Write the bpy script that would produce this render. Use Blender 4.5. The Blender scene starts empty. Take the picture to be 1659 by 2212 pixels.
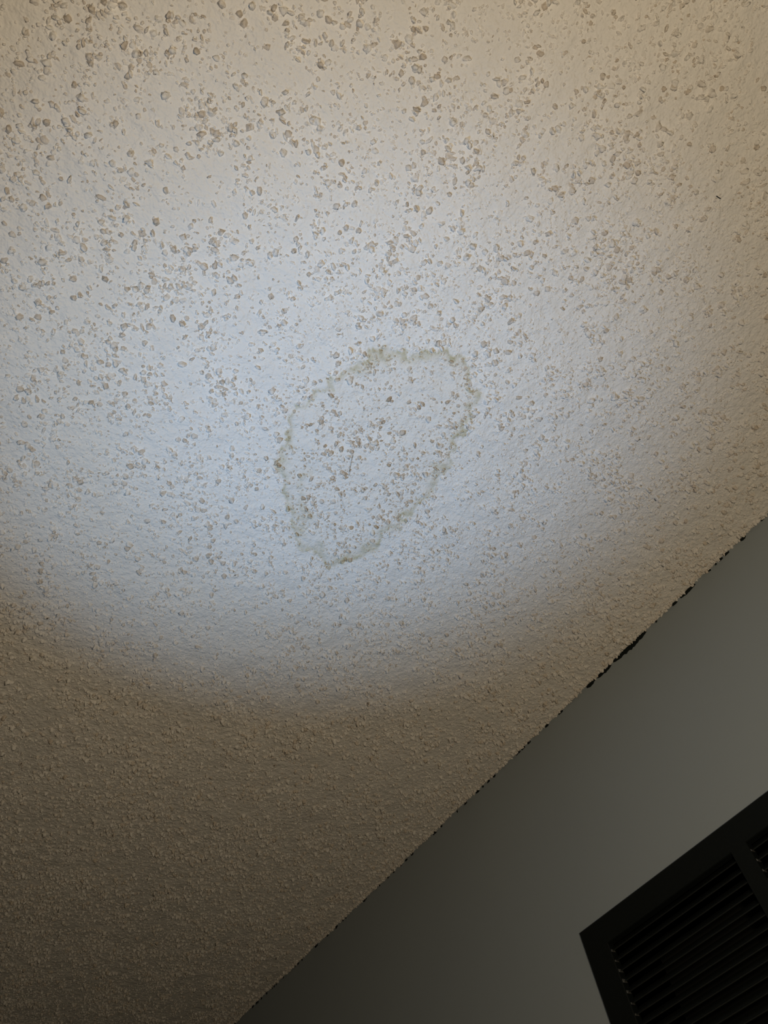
import bpy, math, random
import numpy as np
from mathutils import Matrix, Vector

S = bpy.context.scene
COL = S.collection

# ------------------------------------------------------------------ camera
F_PX = 1600.0
W_PX, H_PX = 1659.0, 2212.0
CAM_Z = 1.6          # eye height
CEIL_Z = 2.4         # ceiling height
WALL_X = -0.9035     # plane of the grey wall
# rows: world X, Y, Z axes expressed in camera space (x right, y down, z forward)
R = np.array([[-0.82372455, -0.39049304, -0.41108763],
              [0.54939579, -0.72892119, -0.40845828],
              [-0.14015037, -0.56230693, 0.81496552]])
cam_d = bpy.data.cameras.new('camera')
cam = bpy.data.objects.new('camera', cam_d)
COL.objects.link(cam)
right, down, fwd = R[:, 0], R[:, 1], R[:, 2]
M = Matrix([[right[i], -down[i], -fwd[i]] for i in range(3)]).to_4x4()
M.translation = Vector((0, 0, CAM_Z))
cam.matrix_world = M
cam_d.sensor_fit = 'VERTICAL'
cam_d.sensor_height = 36.0
cam_d.lens = F_PX / H_PX * 36.0
cam_d.clip_start = 0.02
S.camera = cam

# ------------------------------------------------------------------ world, lights, exposure
S.view_settings.view_transform = 'Standard'
S.view_settings.look = 'None'
S.view_settings.gamma = 1.0
S.view_settings.use_curve_mapping = False
S.view_settings.exposure = 0.0
wd = bpy.data.worlds.new('world')
wd.use_nodes = True
wd.node_tree.nodes['Background'].inputs[0].default_value = (0.9, 0.92, 1.0, 1)
wd.node_tree.nodes['Background'].inputs[1].default_value = 0.02
S.world = wd


def light(name, kind, loc, target, power, colour, **kw):
    d = bpy.data.lights.new(name, kind)
    d.energy = power
    d.color = colour
    for k, v in kw.items():
        setattr(d, k, v)
    o = bpy.data.objects.new(name, d)
    COL.objects.link(o)
    o.location = loc
    o.rotation_euler = (Vector(target) - Vector(loc)).to_track_quat('-Z', 'Y').to_euler()
    return o


# cool torch-like lamp throwing the round bluish pool on the ceiling
light('cool_spot_lamp', 'SPOT', (0.10, -0.51, 1.30), (-0.238, -0.358, CEIL_Z), 21.6, (0.45, 0.69, 1.0),
      spot_size=2 * 0.436, spot_blend=0.9, shadow_soft_size=0.012)
# the hot middle of the same beam
light('cool_spot_hot_centre', 'SPOT', (0.10, -0.51, 1.30), (-0.335, -0.285, CEIL_Z), 14.0, (0.32, 0.58, 1.0),
      spot_size=2 * 0.32, spot_blend=1.0, shadow_soft_size=0.012)
# warm room lamp standing beside the camera
light('warm_room_lamp', 'POINT', (-0.09, 0.12, 1.57), (0, 0, 0), 14.4, (1.0, 0.81, 0.56), shadow_soft_size=0.03)

# ------------------------------------------------------------------ helpers
rng = np.random.default_rng(7)


def mesh_obj(name, verts, faces, mat, parent=None, smooth=False, kind=None):
    me = bpy.data.meshes.new(name)
    me.from_pydata([tuple(v) for v in verts], [], faces)
    me.update()
    me.materials.append(mat)
    if smooth:
        me.polygons.foreach_set('use_smooth', [True] * len(me.polygons))
    o = bpy.data.objects.new(name, me)
    COL.objects.link(o)
    if parent is not None:
        o.parent = parent
        o.matrix_parent_inverse = Matrix.Translation(-parent.location)
    if kind:
        o['kind'] = kind
    return o


def np_mesh(name, V, T, mat, parent=None, kind=None, attrs=None, smooth=True):
    """triangle mesh straight from numpy arrays"""
    me = bpy.data.meshes.new(name)
    me.vertices.add(len(V))
    me.vertices.foreach_set('co', np.ascontiguousarray(V, dtype=np.float32).ravel())
    n = T.shape[1]
    me.loops.add(T.size)
    me.loops.foreach_set('vertex_index', np.ascontiguousarray(T, dtype=np.int32).ravel())
    me.polygons.add(len(T))
    me.polygons.foreach_set('loop_start', np.arange(0, T.size, n, dtype=np.int32))
    me.polygons.foreach_set('loop_total', np.full(len(T), n, dtype=np.int32))
    me.polygons.foreach_set('use_smooth', np.full(len(T), smooth, dtype=bool))
    me.update(calc_edges=True)
    for k, a in (attrs or {}).items():
        at = me.attributes.new(k, 'FLOAT', 'POINT')
        at.data.foreach_set('value', np.ascontiguousarray(a, dtype=np.float32))
    me.materials.append(mat)
    o = bpy.data.objects.new(name, me)
    COL.objects.link(o)
    if parent is not None:
        o.parent = parent
    if kind:
        o['kind'] = kind
    return o


def box(x0, x1, y0, y1, z0, z1):
    v = [(x, y, z) for x in (x0, x1) for y in (y0, y1) for z in (z0, z1)]
    f = [(0, 1, 3, 2), (4, 6, 7, 5), (0, 4, 5, 1), (2, 3, 7, 6), (0, 2, 6, 4), (1, 5, 7, 3)]
    return v, f


def merge(parts):
    V, F = [], []
    for v, f in parts:
        b = len(V)
        V += list(v)
        F += [tuple(i + b for i in q) for q in f]
    return V, F


def vnoise(x, y, scale, seed):
    """smooth value noise in [0, 1]"""
    r = np.random.default_rng(seed).random((256, 256))
    u, v = x / scale + 1000, y / scale + 1000
    i, j = np.floor(u).astype(int), np.floor(v).astype(int)
    a, b = u - i, v - j
    a, b = a * a * (3 - 2 * a), b * b * (3 - 2 * b)
    g = lambda p, q: r[p % 256, q % 256]
    return (g(i, j) * (1 - a) * (1 - b) + g(i + 1, j) * a * (1 - b) + g(i, j + 1) * (1 - a) * b + g(i + 1, j + 1) * a * b)


def ceil_pt(px, py, z=CEIL_Z):
    """point of the ceiling plane seen at a photograph pixel"""
    r = R @ np.array([px - W_PX / 2, py - H_PX / 2, F_PX])
    return (r / r[2] * (z - CAM_Z))[:2]


# ------------------------------------------------------------------ materials
def new_mat(name):
    m = bpy.data.materials.new(name)
    m.use_nodes = True
    nt = m.node_tree
    return m, nt, nt.nodes['Principled BSDF']


def node(nt, kind, **inp):
    n = nt.nodes.new(kind)
    for k, v in inp.items():
        n.inputs[k].default_value = v
    return n


def mix_rgb(nt, fac, a, b):
    n = nt.nodes.new('ShaderNodeMix')
    n.data_type = 'RGBA'
    ins = {i.identifier: i for i in n.inputs}
    for key, val in (('Factor_Float', fac), ('A_Color', a), ('B_Color', b)):
        if isinstance(val, (tuple, float, int)):
            ins[key].default_value = val
        else:
            nt.links.new(val, ins[key])
    return {o.identifier: o for o in n.outputs}['Result_Color']


def math_node(nt, op, a, b=None):
    n = nt.nodes.new('ShaderNodeMath')
    n.operation = op
    n.use_clamp = op in ('MULTIPLY_ADD',)
    for i, v in enumerate((a, b)):
        if v is None:
            continue
        if isinstance(v, (float, int)):
            n.inputs[i].default_value = v
        else:
            nt.links.new(v, n.inputs[i])
    return n.outputs[0]


PAINT = (0.74, 0.72, 0.685, 1)
STAIN = (0.43, 0.385, 0.235, 1)
DIRT_SHADE = (0.43, 0.34, 0.24, 1)  # brown of dusty grains, also standing in for shade in the crevices


def ceiling_material(name, grains):
    m, nt, b = new_mat(name)
    L = nt.links
    geo = nt.nodes.new('ShaderNodeNewGeometry')
    n1 = node(nt, 'ShaderNodeTexNoise', Scale=9.0, Detail=3.0)
    n2 = node(nt, 'ShaderNodeTexNoise', Scale=130.0, Detail=2.0)
    n3 = node(nt, 'ShaderNodeTexNoise', Scale=420.0, Detail=3.0)
    for n in (n1, n2, n3):
        L.new(geo.outputs['Position'], n.inputs['Vector'])
    base = mix_rgb(nt, n1.outputs[0], PAINT, tuple(c * 0.95 for c in PAINT[:3]) + (1,))
    at = nt.nodes.new('ShaderNodeAttribute')
    at.attribute_name = 'stain'
    wob = math_node(nt, 'MULTIPLY', n2.outputs[0], 1.5)
    st = math_node(nt, 'MULTIPLY', at.outputs['Fac'], wob)
    clampn = nt.nodes.new('ShaderNodeClamp')
    L.new(st, clampn.inputs[0])
    c = mix_rgb(nt, clampn.outputs[0], base, STAIN)
    if grains:
        ad = nt.nodes.new('ShaderNodeAttribute')
        ad.attribute_name = 'dirt_shade'
        c = mix_rgb(nt, ad.outputs['Fac'], c, DIRT_SHADE)
    L.new(c, b.inputs['Base Color'])
    b.inputs['Roughness'].default_value = 0.75
    b.inputs['Specular IOR Level'].default_value = 0.25
    # fine relief of rolled paint
    vor = node(nt, 'ShaderNodeTexVoronoi', Scale=330.0)
    L.new(geo.outputs['Position'], vor.inputs['Vector'])
    h = math_node(nt, 'ADD', math_node(nt, 'MULTIPLY', n3.outputs[0], .6), math_node(nt, 'MULTIPLY', n2.outputs[0], 2.6))
    h = math_node(nt, 'SUBTRACT', h, math_node(nt, 'MULTIPLY', vor.outputs[0], 0.45))
    bump = node(nt, 'ShaderNodeBump', Strength=0.7, Distance=0.0015)
    L.new(h, bump.inputs['Height'])
    L.new(bump.outputs[0], b.inputs['Normal'])
    return m


M_CEIL = ceiling_material('textured ceiling paint', False)
M_GRAIN = ceiling_material('popcorn grain paint', True)


def wall_material():
    m, nt, b = new_mat('grey wall paint')
    L = nt.links
    geo = nt.nodes.new('ShaderNodeNewGeometry')
    n1 = node(nt, 'ShaderNodeTexNoise', Scale=4.0, Detail=3.0)
    n2 = node(nt, 'ShaderNodeTexNoise', Scale=260.0, Detail=3.0)
    n3 = node(nt, 'ShaderNodeTexNoise', Scale=3.0, Detail=2.0)
    mp = node(nt, 'ShaderNodeMapping', Scale=(1, 6.0, 0.8))
    L.new(geo.outputs['Position'], mp.inputs[0])
    L.new(mp.outputs[0], n3.inputs['Vector'])
    for n in (n1, n2):
        L.new(geo.outputs['Position'], n.inputs['Vector'])
    c = mix_rgb(nt, n1.outputs[0], (0.285, 0.325, 0.355, 1), (0.305, 0.345, 0.37, 1))
    L.new(c, b.inputs['Base Color'])
    b.inputs['Roughness'].default_value = 0.62
    b.inputs['Specular IOR Level'].default_value = 0.3
    h = math_node(nt, 'ADD', math_node(nt, 'MULTIPLY', n2.outputs[0], 0.35), n3.outputs[0])
    bump = node(nt, 'ShaderNodeBump', Strength=0.35, Distance=0.0008)
    L.new(h, bump.inputs['Height'])
    L.new(bump.outputs[0], b.inputs['Normal'])
    return m


def plain_material(name, col, rough, spec=0.5, metal=0.0, noise=None, bump=0.0):
    m, nt, b = new_mat(name)
    geo = nt.nodes.new('ShaderNodeNewGeometry')
    n = node(nt, 'ShaderNodeTexNoise', Scale=noise or 60.0, Detail=4.0)
    nt.links.new(geo.outputs['Position'], n.inputs['Vector'])
    c = mix_rgb(nt, n.outputs[0], tuple(x * 0.8 for x in col) + (1,), tuple(x * 1.2 for x in col) + (1,))
    nt.links.new(c, b.inputs['Base Color'])
    b.inputs['Roughness'].default_value = rough
    b.inputs['Specular IOR Level'].default_value = spec
    b.inputs['Metallic'].default_value = metal
    if bump:
        bp = node(nt, 'ShaderNodeBump', Strength=bump, Distance=0.0005)
        nt.links.new(n.outputs[0], bp.inputs['Height'])
        nt.links.new(bp.outputs[0], b.inputs['Normal'])
    return m


M_WALL = wall_material()
M_BLACK = plain_material('black enamelled steel', (0.0048, 0.0066, 0.0062), 0.6, 0.15, noise=300, bump=0.25)
M_SLAT = plain_material('black enamelled slat', (0.014, 0.017, 0.0155), 0.4, 0.35, noise=500, bump=0.2)
M_TAB = plain_material('steel tab glint', (0.11, 0.11, 0.105), 0.4, 0.5, noise=900)  # paler than the black slats: light glints at their ends put into the colour
M_DUCT = plain_material('dark duct', (0.014, 0.015, 0.014), 0.9, 0.1)
M_DUST = plain_material('grey dust', (0.05, 0.05, 0.048), 1.0, 0.1)
M_CRACK = plain_material('dark corner crack', (0.010, 0.013, 0.012), 0.9, 0.1, noise=200)
M_FLOOR = plain_material('beige carpet', (0.16, 0.135, 0.10), 1.0, 0.1, noise=200, bump=0.5)
M_THREAD = plain_material('dusty cobweb', (0.25, 0.23, 0.20), 1.0, 0.1)

# ------------------------------------------------------------------ stain outline (on the ceiling plane)
OUT = [(740, 160), (830, 165), (930, 170), (1060, 160), (1180, 145), (1270, 180), (1320, 230), (1335, 330), (1365, 400),
       (1335, 460), (1300, 560), (1240, 660), (1200, 760), (1170, 840), (1110, 890), (1070, 960), (990, 1040),
       (910, 1110), (840, 1160), (780, 1230), (710, 1280), (620, 1325), (530, 1335), (460, 1285), (370, 1195),
       (335, 1130), (325, 1030), (275, 950), (275, 850), (235, 760), (290, 680), (300, 580), (335, 510), (385, 420),
       (490, 345), (600, 260), (690, 245)]
poly = np.array([ceil_pt(500 + a / 2.552, 700 + b / 2.552) for a, b in OUT])
INNER = np.array([ceil_pt(500 + a / 2.552, 700 + b / 2.552) for a, b in
                  [(445, 790), (400, 850), (375, 920), (375, 1010), (430, 1060), (420, 1130)]])
BLOB = [(ceil_pt(500 + a / 2.552, 700 + b / 2.552), r) for a, b, r in
        [(1345, 420, .012), (480, 1250, .016), (360, 1130, .014), (740, 1240, .014), (880, 1130, .012),
         (1060, 180, .008), (850, 185, .012), (540, 345, .008), (1150, 790, .012), (400, 1060, .011)]]


def seg_dist(P, A, B):
    d = B - A
    t = np.clip(((P - A) @ d) / (d @ d), 0, 1)
    return np.linalg.norm(P - (A + t[:, None] * d), axis=1)


def stain_value(x, y):
    """(stain strength, inside mask): crisp outer edge, soft inner edge"""
    wx = x + (vnoise(x, y, .011, 21) - .5) * .015 + (vnoise(x, y, .003, 22) - .5) * .004
    wy = y + (vnoise(x, y, .011, 23) - .5) * .015 + (vnoise(x, y, .003, 24) - .5) * .004
    P = np.stack([wx, wy], 1)
    d = np.full(len(P), 9.0)
    inside = np.zeros(len(P), bool)
    n = len(poly)
    for i in range(n):
        A, B = poly[i], poly[(i + 1) % n]
        d = np.minimum(d, seg_dist(P, A, B))
        c = (A[1] > P[:, 1]) != (B[1] > P[:, 1])
        with np.errstate(divide='ignore', invalid='ignore'):
            xi = (B[0] - A[0]) * (P[:, 1] - A[1]) / (B[1] - A[1]) + A[0]
        inside ^= c & (P[:, 0] < xi)
    wid = .0035 + .0085 * vnoise(x, y, .04, 25) ** 1.3
    s = np.where(inside, np.exp(-(d / wid) ** 1.4), np.clip(1 - d / .0012, 0, 1))
    s *= .55 + .75 * vnoise(x, y, .022, 26)
    for i in range(len(INNER) - 1):
        dd = seg_dist(P, INNER[i], INNER[i + 1])
        s = np.maximum(s, .45 * np.clip(1 - dd / .006, 0, 1))
    for c, r in BLOB:
        dd = np.hypot(P[:, 0] - c[0], P[:, 1] - c[1])
        s = np.maximum(s, .8 * np.clip(1.6 - 1.6 * dd / r, 0, 1) * (.6 + .4 * vnoise(x, y, .01, 27)))
    s = np.where(inside, np.maximum(s, .05), s)
    return np.clip(s, 0, 1), inside


# ------------------------------------------------------------------ structure
X0, X1, Y0, Y1 = WALL_X, 3.3, -3.4, 2.4

# ceiling: slab plus a finely gridded, gently undulating underside
xs = np.unique(np.concatenate([np.arange(X0 - .004, -.56, .0075), np.arange(-.56, -.08, .003), np.arange(-.08, .55, .0075),
                               np.linspace(.55, X1, 8), [X1]]).round(5))
ys = np.unique(np.concatenate([np.linspace(Y0, -2.4, 8), np.arange(-2.4, -.62, .0075), np.arange(-.62, -.02, .003),
                               np.arange(-.02, .65, .0075), np.linspace(.65, Y1, 8)]).round(5))
gx, gy = np.meshgrid(xs, ys, indexing='ij')
x, y = gx.ravel(), gy.ravel()


def undulation(x, y):
    return (.0022 * (vnoise(x, y, .09, 1) - .5) + .0016 * (vnoise(x, y, .03, 2) - .5)
            + .0018 * (vnoise(x, y, .013, 3) - .5) + .0010 * (vnoise(x, y, .006, 4) - .5))


z = CEIL_Z - undulation(x, y)
near = (x > -.62) & (x < 0) & (y > -.7) & (y < 0.05)
st = np.zeros(len(x))
st[near] = stain_value(x[near], y[near])[0]
ni, nj = len(xs), len(ys)
idx = np.arange(ni * nj).reshape(ni, nj)
Q = np.stack([idx[:-1, :-1], idx[:-1, 1:], idx[1:, 1:], idx[1:, :-1]], -1).reshape(-1, 4)
ceiling = np_mesh('ceiling', np.stack([x, y, z], 1), Q, M_CEIL, kind='structure', attrs={'stain': st})
ceiling['label'] = 'white textured popcorn ceiling with a yellowed ring-shaped water stain'
cv, cf = box(X0 - .12, X1 + .12, Y0 - .12, Y1 + .12, CEIL_Z + .004, CEIL_Z + .1)
mesh_obj('ceiling_slab', cv, cf, M_CEIL, ceiling)

# walls (the right one has the duct opening cut in it)
VY0, VZ1 = -0.7164, CAM_Z + 0.4842          # upper left corner of the grille
BORD, BANK, MUL, NB = 0.041, 0.229, 0.0227, 3
PITCH, NS = 0.01292, 26
VW = BORD * 2 + BANK * NB + MUL * (NB - 1)
VH = BORD * 2 + PITCH * NS + .004
VY1, VZ0 = VY0 + VW, VZ1 - VH
oy0, oy1, oz0, oz1 = VY0 + .03, VY1 - .03, VZ0 + .03, VZ1 - .03
WT = .12
top = CEIL_Z + .002
wall = mesh_obj('wall_right', *merge([
    box(X0 - WT, X0, Y0 - WT, oy0, 0, top), box(X0 - WT, X0, oy1, Y1 + WT, 0, top),
    box(X0 - WT, X0, oy0, oy1, 0, oz0), box(X0 - WT, X0, oy0, oy1, oz1, top)]), M_WALL, kind='structure')
wall['label'] = 'smooth dark grey painted wall below the textured ceiling'
for nm, b in (('wall_left', box(X1, X1 + WT, Y0 - WT, Y1 + WT, 0, top)),
              ('wall_front', box(X0, X1, Y0 - WT, Y0, 0, top)),
              ('wall_back', box(X0, X1, Y1, Y1 + WT, 0, top))):
    mesh_obj(nm, *b, M_WALL, kind='structure')
mesh_obj('floor', *box(X0 - WT, X1 + WT, Y0 - WT, Y1 + WT, -.1, 0), M_FLOOR, kind='structure')

# ------------------------------------------------------------------ popcorn texture
AX0, AX1, AY0, AY1 = X0 + .001, .40, -2.2, .5


def scatter(n, seed, clump):
    g = np.random.default_rng(seed)
    px = g.uniform(AX0, AX1, n)
    py = g.uniform(AY0, AY1, n)
    d = .55 * vnoise(px, py, .035, seed + 1) + .45 * vnoise(px, py, .013, seed + 2)
    # the texture is sparser and cleaner near the window side of the room
    keep = g.random(n) < np.clip((d - .5) * clump + .5, .12, 1)
    keep &= (px < .42 + (py + .12) * .31) | (py > -.12)
    return px[keep], py[keep], g


def blobs(px, py, g, rad, hgt, rings):
    """one irregular low lump of paint per point; rings = (count, radius, height)"""
    n = len(px)
    rot = g.uniform(0, 2 * math.pi, n)
    asp = g.uniform(.42, 1.0, n)
    sl = g.uniform(-.6, .6, (n, 2))
    cols = [np.stack([g.uniform(-.15, .15, n), g.uniform(-.15, .15, n), np.ones(n)], -1)[:, None, :]]
    for k, (c, r, h) in enumerate(rings):
        a = np.linspace(0, 2 * math.pi, c, endpoint=False)[None, :] + g.uniform(-.3, .3, (n, c)) + k * .4
        rr = r * (1 + g.uniform(-.36, .36, (n, c)))
        hh = np.full((n, c), h) if h < 0 else h * (1 + g.uniform(-.4, .3, (n, c)))
        cols.append(np.stack([rr * np.cos(a), rr * np.sin(a), hh], -1))
    P = np.concatenate(cols, 1)
    P[..., 2] += np.where(P[..., 2] > 0, P[..., 0] * sl[:, None, 0] + P[..., 1] * sl[:, None, 1], 0)
    X = P[..., 0] * rad[:, None]
    Y = P[..., 1] * (rad * asp)[:, None]
    c, s = np.cos(rot)[:, None], np.sin(rot)[:, None]
    wx = px[:, None] + X * c - Y * s
    wy = py[:, None] + X * s + Y * c
    wz = CEIL_Z - undulation(px, py)[:, None] - P[..., 2] * hgt[:, None]
    nv = P.shape[1]
    T = []
    off, prev = 1, None
    for c_, _, _ in rings:
        cur = list(range(off, off + c_))
        if prev is None:
            T += [(0, cur[i], cur[(i + 1) % c_]) for i in range(c_)]
        else:
            a, b, m, q = 0, 0, len(prev), c_
            while a < m or b < q:
                if b * m <= a * q and b < q or a >= m:
                    T.append((prev[a % m], cur[b % q], cur[(b + 1) % q]))
                    b += 1
                else:
                    T.append((prev[a % m], cur[b % q], prev[(a + 1) % m]))
                    a += 1
        prev = cur
        off += c_
    T = np.array(T)
    T = T[:, ::-1]                                   # faces look down
    V = np.stack([wx, wy, wz], -1).reshape(-1, 3)
    TT = (T[None] + (np.arange(n) * nv)[:, None, None]).reshape(-1, 3)
    return V, TT, nv


def grain_attrs(px, py, g, nv, base, spread):
    near = (px > -.62) & (px < 0) & (py > -.7) & (py < .05)
    st = np.zeros(len(px))
    ins = np.zeros(len(px), bool)
    st[near], ins[near] = stain_value(px[near], py[near])
    d = base + spread * g.random(len(px)) ** 2.2  # random grain dirt, spread widened to paint in darker relief shade
    d += np.where(ins, .6 * g.random(len(px)) ** 1.9, 0)
    return {'stain': np.repeat(np.clip(st * 1.1, 0, 1), nv), 'dirt_shade': np.repeat(np.clip(d, 0, 1), nv)}


# large chips
px, py, g = scatter(136000, 11, 2.4)
rad = .0012 + .0026 * g.random(len(px)) ** 2.6
hgt = rad * g.uniform(.6, 1.65, len(px))
V, T, nv = blobs(px, py, g, rad, hgt, ((5, .55, .92), (6, .95, .5), (7, 1.35, -.35)))
np_mesh('popcorn_grains', V, T, M_GRAIN, ceiling, kind='stuff', attrs=grain_attrs(px, py, g, nv, .0, .62))
# small grit between them
px, py, g = scatter(142000, 31, 1.6)
rad = .0009 + .0011 * g.random(len(px))
hgt = rad * g.uniform(.5, 1.2, len(px))
V, T, nv = blobs(px, py, g, rad, hgt, ((5, .7, .75), (6, 1.35, -.3)))
np_mesh('popcorn_grit', V, T, M_GRAIN, ceiling, kind='stuff', attrs=grain_attrs(px, py, g, nv, .0, .25))

# ragged bead of texture hanging over the top of the wall
n = 4200
g = np.random.default_rng(5)
py = g.uniform(-2.3, .5, n)
px = X0 + .0006 + .006 * g.random(n) ** 1.3
rad = .0009 + .0026 * g.random(n) ** 2
V, T, nv = blobs(px, py, g, rad, rad * g.uniform(.5, 1.3, n), ((6, .6, .9), (7, 1.0, .45), (7, 1.2, -.4)))
V[:, 0] = np.maximum(V[:, 0], X0 + .0002)
np_mesh('ceiling_edge_bead', V, T, M_GRAIN, ceiling, kind='stuff', attrs=grain_attrs(px, py, g, nv, .05, .3))

# dark broken crack where wall paint meets the ceiling texture
parts_v, parts_f = [], []


def crack_flake(y0, ln, ht):
    k = max(3, int(ln / .004) + 2)
    b = len(parts_v)
    for i in range(k):
        t = i / (k - 1)
        yy = y0 + ln * t
        e = math.sin(math.pi * t) ** .6 if 0 < t < 1 else 0.05
        lo = ht * e * random.uniform(.6, 1.3)
        zt = CEIL_Z - .0012
        for xx, zz in ((X0 + .0001, zt), (X0 + .0016 * e + .0006, zt - .0005), (X0 + .0001, zt - .003 - lo)):
            parts_v.append((xx, yy, zz))
    for i in range(k - 1):
        p = b + 3 * i
        parts_f.extend([(p, p + 1, p + 4, p + 3), (p + 1, p + 2, p + 5, p + 4), (p + 2, p, p + 3, p + 5)])


random.seed(3)


def wall_y(px, py):
    """coordinate along the wall/ceiling corner at a photograph pixel on it"""
    return ceil_pt(px, py)[1]


for a, b, hh in (((1395, 1360), (1322, 1425), .0050), ((1318, 1432), (1290, 1462), .0035), ((1283, 1468), (1265, 1482), .003),
                 ((1500, 1262), (1470, 1290), .002), ((1612, 1157), (1600, 1168), .002)):
    ya, yb = sorted((wall_y(*a), wall_y(*b)))
    crack_flake(ya, yb - ya, hh)
yy = -2.0
while yy < .35:
    yy += random.expovariate(1 / .027)
    big = random.random()
    crack_flake(yy, .003 + .009 * big * big, .0004 + .0026 * random.random() ** 3)
crack = mesh_obj('corner_crack', parts_v, parts_f, M_CRACK, wall, kind='stuff')


# cobweb strands and one dark splinter on the ceiling
def strand(name, pts, rad, mat, sag=.004):
    P = [np.array([*ceil_pt(*p), CEIL_Z - sag]) for p in pts]
    V, Fc = [], []
    for i, p in enumerate(P):
        d = P[min(i + 1, len(P) - 1)] - P[max(i - 1, 0)]
        d /= np.linalg.norm(d)
        s = np.cross(d, [0, 0, 1])
        u = np.cross(s, d)
        for k in range(5):
            a = 2 * math.pi * k / 5
            V.append(p + rad * (math.cos(a) * s + math.sin(a) * u))
    for i in range(len(P) - 1):
        for k in range(5):
            Fc.append((i * 5 + k, i * 5 + (k + 1) % 5, i * 5 + 5 + (k + 1) % 5, i * 5 + 5 + k))
    return mesh_obj(name, V, Fc, mat, ceiling, smooth=True)


strand('cobweb_strand', [(762, 980), (758, 992), (756, 1005), (754, 1015), (753.5, 1024)], .00022, M_THREAD)
strand('cobweb_strand', [(736, 1058), (737, 1072), (740, 1086), (745, 1095)], .00013, M_THREAD)
strand('splinter', [(1545, 422), (1549, 425), (1554, 428)], .0004, M_CRACK, .003)
strand('cobweb_strand', [(1232, 393), (1252, 394.5), (1275, 396)], .00012, M_THREAD)

# ------------------------------------------------------------------ return air grille
vent = bpy.data.objects.new('air_vent_grille', None)
COL.objects.link(vent)
vent.location = (X0, (VY0 + VY1) / 2, VZ0)
vent['label'] = 'large black metal return air grille with angled louvres set in the grey wall'
vent['category'] = 'air vent'
FT = .0065          # how far the face stands off the wall


def plate(holes, y0, y1, z0, z1, xf, bev, flange):
    """face plate with rectangular holes, rolled outer edge, and inner flanges turned into the duct"""
    V, Fc = [], []
    # outer rolled edge: profile rings around the rectangle
    prof = [(0, 0.0003), (0, xf - .0022), (.0007, xf - .0007), (bev, xf)]
    for ins, xx in prof:
        V += [(X0 + xx, y0 + ins, z0 + ins), (X0 + xx, y1 - ins, z0 + ins), (X0 + xx, y1 - ins, z1 - ins), (X0 + xx, y0 + ins, z1 - ins)]
    for r in range(len(prof) - 1):
        for k in range(4):
            a, b = r * 4 + k, r * 4 + (k + 1) % 4
            Fc.append((a, b, b + 4, a + 4))
    # front face as a grid of cells without the holes
    ys = sorted({y0 + bev, y1 - bev, *[h[0] for h in holes], *[h[1] for h in holes]})
    zs = sorted({z0 + bev, z1 - bev, *[h[2] for h in holes], *[h[3] for h in holes]})
    b0 = len(V)
    for yy in ys:
        for zz in zs:
            V.append((X0 + xf, yy, zz))
    for i in range(len(ys) - 1):
        for j in range(len(zs) - 1):
            cy, cz = (ys[i] + ys[i + 1]) / 2, (zs[j] + zs[j + 1]) / 2
            if any(h[0] < cy < h[1] and h[2] < cz < h[3] for h in holes):
                continue
            a = b0 + i * len(zs) + j
            Fc.append((a, a + len(zs), a + len(zs) + 1, a + 1))
    for h in holes:
        b = len(V)
        for xx, g_ in ((xf, 0), (xf - .0012, -.0008), (xf - flange, -.0008)):
            V += [(X0 + xx, h[0] - g_, h[2] - g_), (X0 + xx, h[1] + g_, h[2] - g_), (X0 + xx, h[1] + g_, h[3] + g_), (X0 + xx, h[0] - g_, h[3] + g_)]
        for r in range(2):
            for k in range(4):
                a, c = b + r * 4 + k, b + r * 4 + (k + 1) % 4
                Fc.append((a, a + 4, c + 4, c))
    return V, Fc


holes = []
for k in range(NB):
    a = VY0 + BORD + k * (BANK + MUL)
    holes.append((a, a + BANK, VZ0 + BORD - .004, VZ1 - BORD + .008))
fr = mesh_obj('frame', *plate(holes, VY0, VY1, VZ0, VZ1, FT, .0022, .012), M_BLACK, vent)
# duct box behind the opening
dv = [(X0 - xx, yy, zz) for xx in (-.003, .115) for yy, zz in ((oy0, oz0), (oy1, oz0), (oy1, oz1), (oy0, oz1))]
df = [(0, 1, 5, 4), (1, 2, 6, 5), (2, 3, 7, 6), (3, 0, 4, 7), (4, 5, 6, 7)]
mesh_obj('duct', dv, df, M_DUCT, vent)

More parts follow.
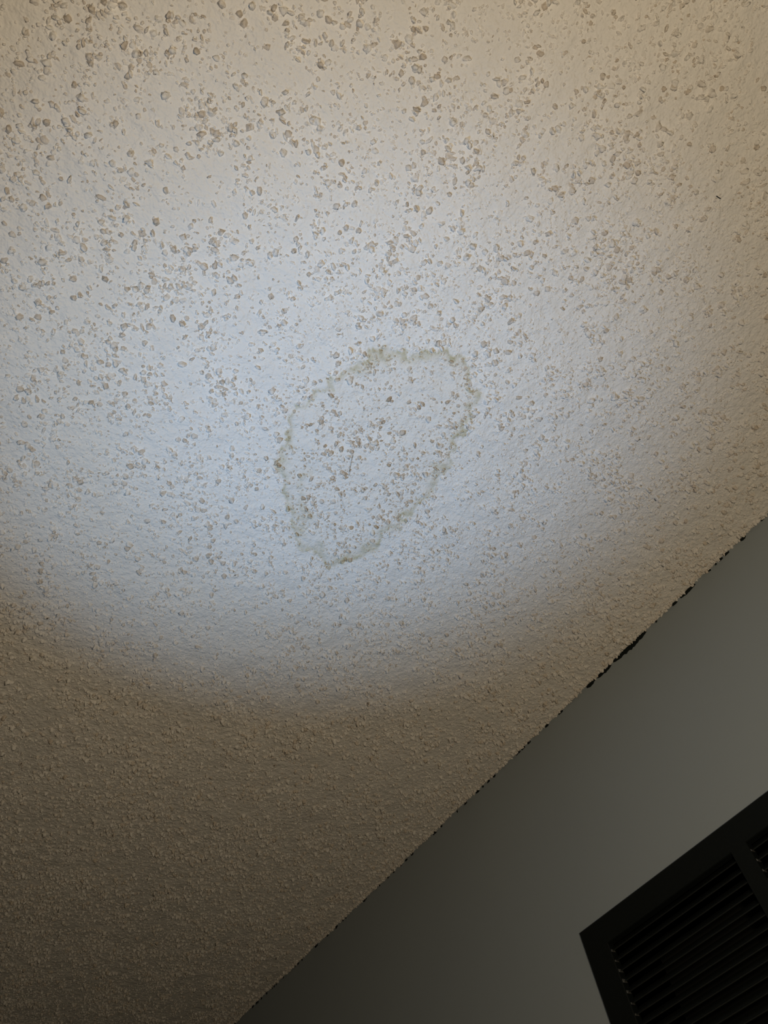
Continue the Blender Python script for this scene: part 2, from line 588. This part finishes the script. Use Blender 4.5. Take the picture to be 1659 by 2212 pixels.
# one louvre: a thin blade sloping down and out with a rounded front lip
def slat_mesh(ln):
    pts = [(.0012, .0004), (.0018, .0009), (.0016, .0014), (-.0010, .0030), (-.0125, .0128), (-.0132, .0120), (-.0018, .0022), (.0000, .0012)]
    V, Fc = [], []
    n = len(pts)
    for yy in (0, ln):
        V += [(a, yy, b) for a, b in pts]
    for k in range(n):
        Fc.append((k, (k + 1) % n, n + (k + 1) % n, n + k))
    Fc += [tuple(range(n - 1, -1, -1)), tuple(range(n, 2 * n))]
    me = bpy.data.meshes.new('slat')
    me.from_pydata(V, [], Fc)
    me.update()
    me.materials.append(M_SLAT)
    return me


def tab_mesh():
    """small punched ear that carries the end of a slat"""
    V = [(.0035, 0, .0002), (.0035, .0026, -.0006), (.0030, .0004, .0046), (-.0030, 0, .0002), (-.0030, .0026, -.0006), (-.0030, .0004, .0046)]
    Fc = [(0, 1, 2), (3, 5, 4), (0, 3, 4, 1), (1, 4, 5, 2), (2, 5, 3, 0)]
    me = bpy.data.meshes.new('slat_tab')
    me.from_pydata(V, [], Fc)
    me.update()
    me.materials.append(M_TAB)
    return me


SM, TM = slat_mesh(BANK), tab_mesh()
ztop = CAM_Z + .4395
for k in range(NB):
    for i in range(NS):
        zz = ztop - i * PITCH
        if zz < holes[0][2] + .003:
            break
        o = bpy.data.objects.new('slat', SM)
        COL.objects.link(o)
        o.parent = vent
        o.location = (0.0012, holes[k][0] - vent.location.y, zz - VZ0)
        t = bpy.data.objects.new('slat_tab', TM)
        COL.objects.link(t)
        t.parent = o
        t.location = (0, .0006, 0)
        s = .55 + .5 * random.random()
        t.scale = (1, s, s)

# specks of dust on the louvres
dvs, dfs = [], []
for _ in range(170):
    k = random.randrange(2)
    i = random.randrange(20)
    yy = random.uniform(holes[k][0], holes[k][1])
    zz = ztop - i * PITCH
    xx = X0 + .0012 + .0016
    r = random.uniform(.0002, .0006)
    b = len(dvs)
    dvs += [(xx + a * r, yy + b_ * r * random.uniform(.8, 1.8), zz + .0012 + c * r) for a, b_, c in
            ((1, 0, 0), (-1, 0, 0), (0, 1, 0), (0, -1, 0), (0, 0, 1), (0, 0, -1))]
    dfs += [tuple(b + q for q in f) for f in ((0, 2, 4), (2, 1, 4), (1, 3, 4), (3, 0, 4), (2, 0, 5), (1, 2, 5), (3, 1, 5), (0, 3, 5))]
mesh_obj('dust', dvs, dfs, M_DUST, vent, kind='stuff')
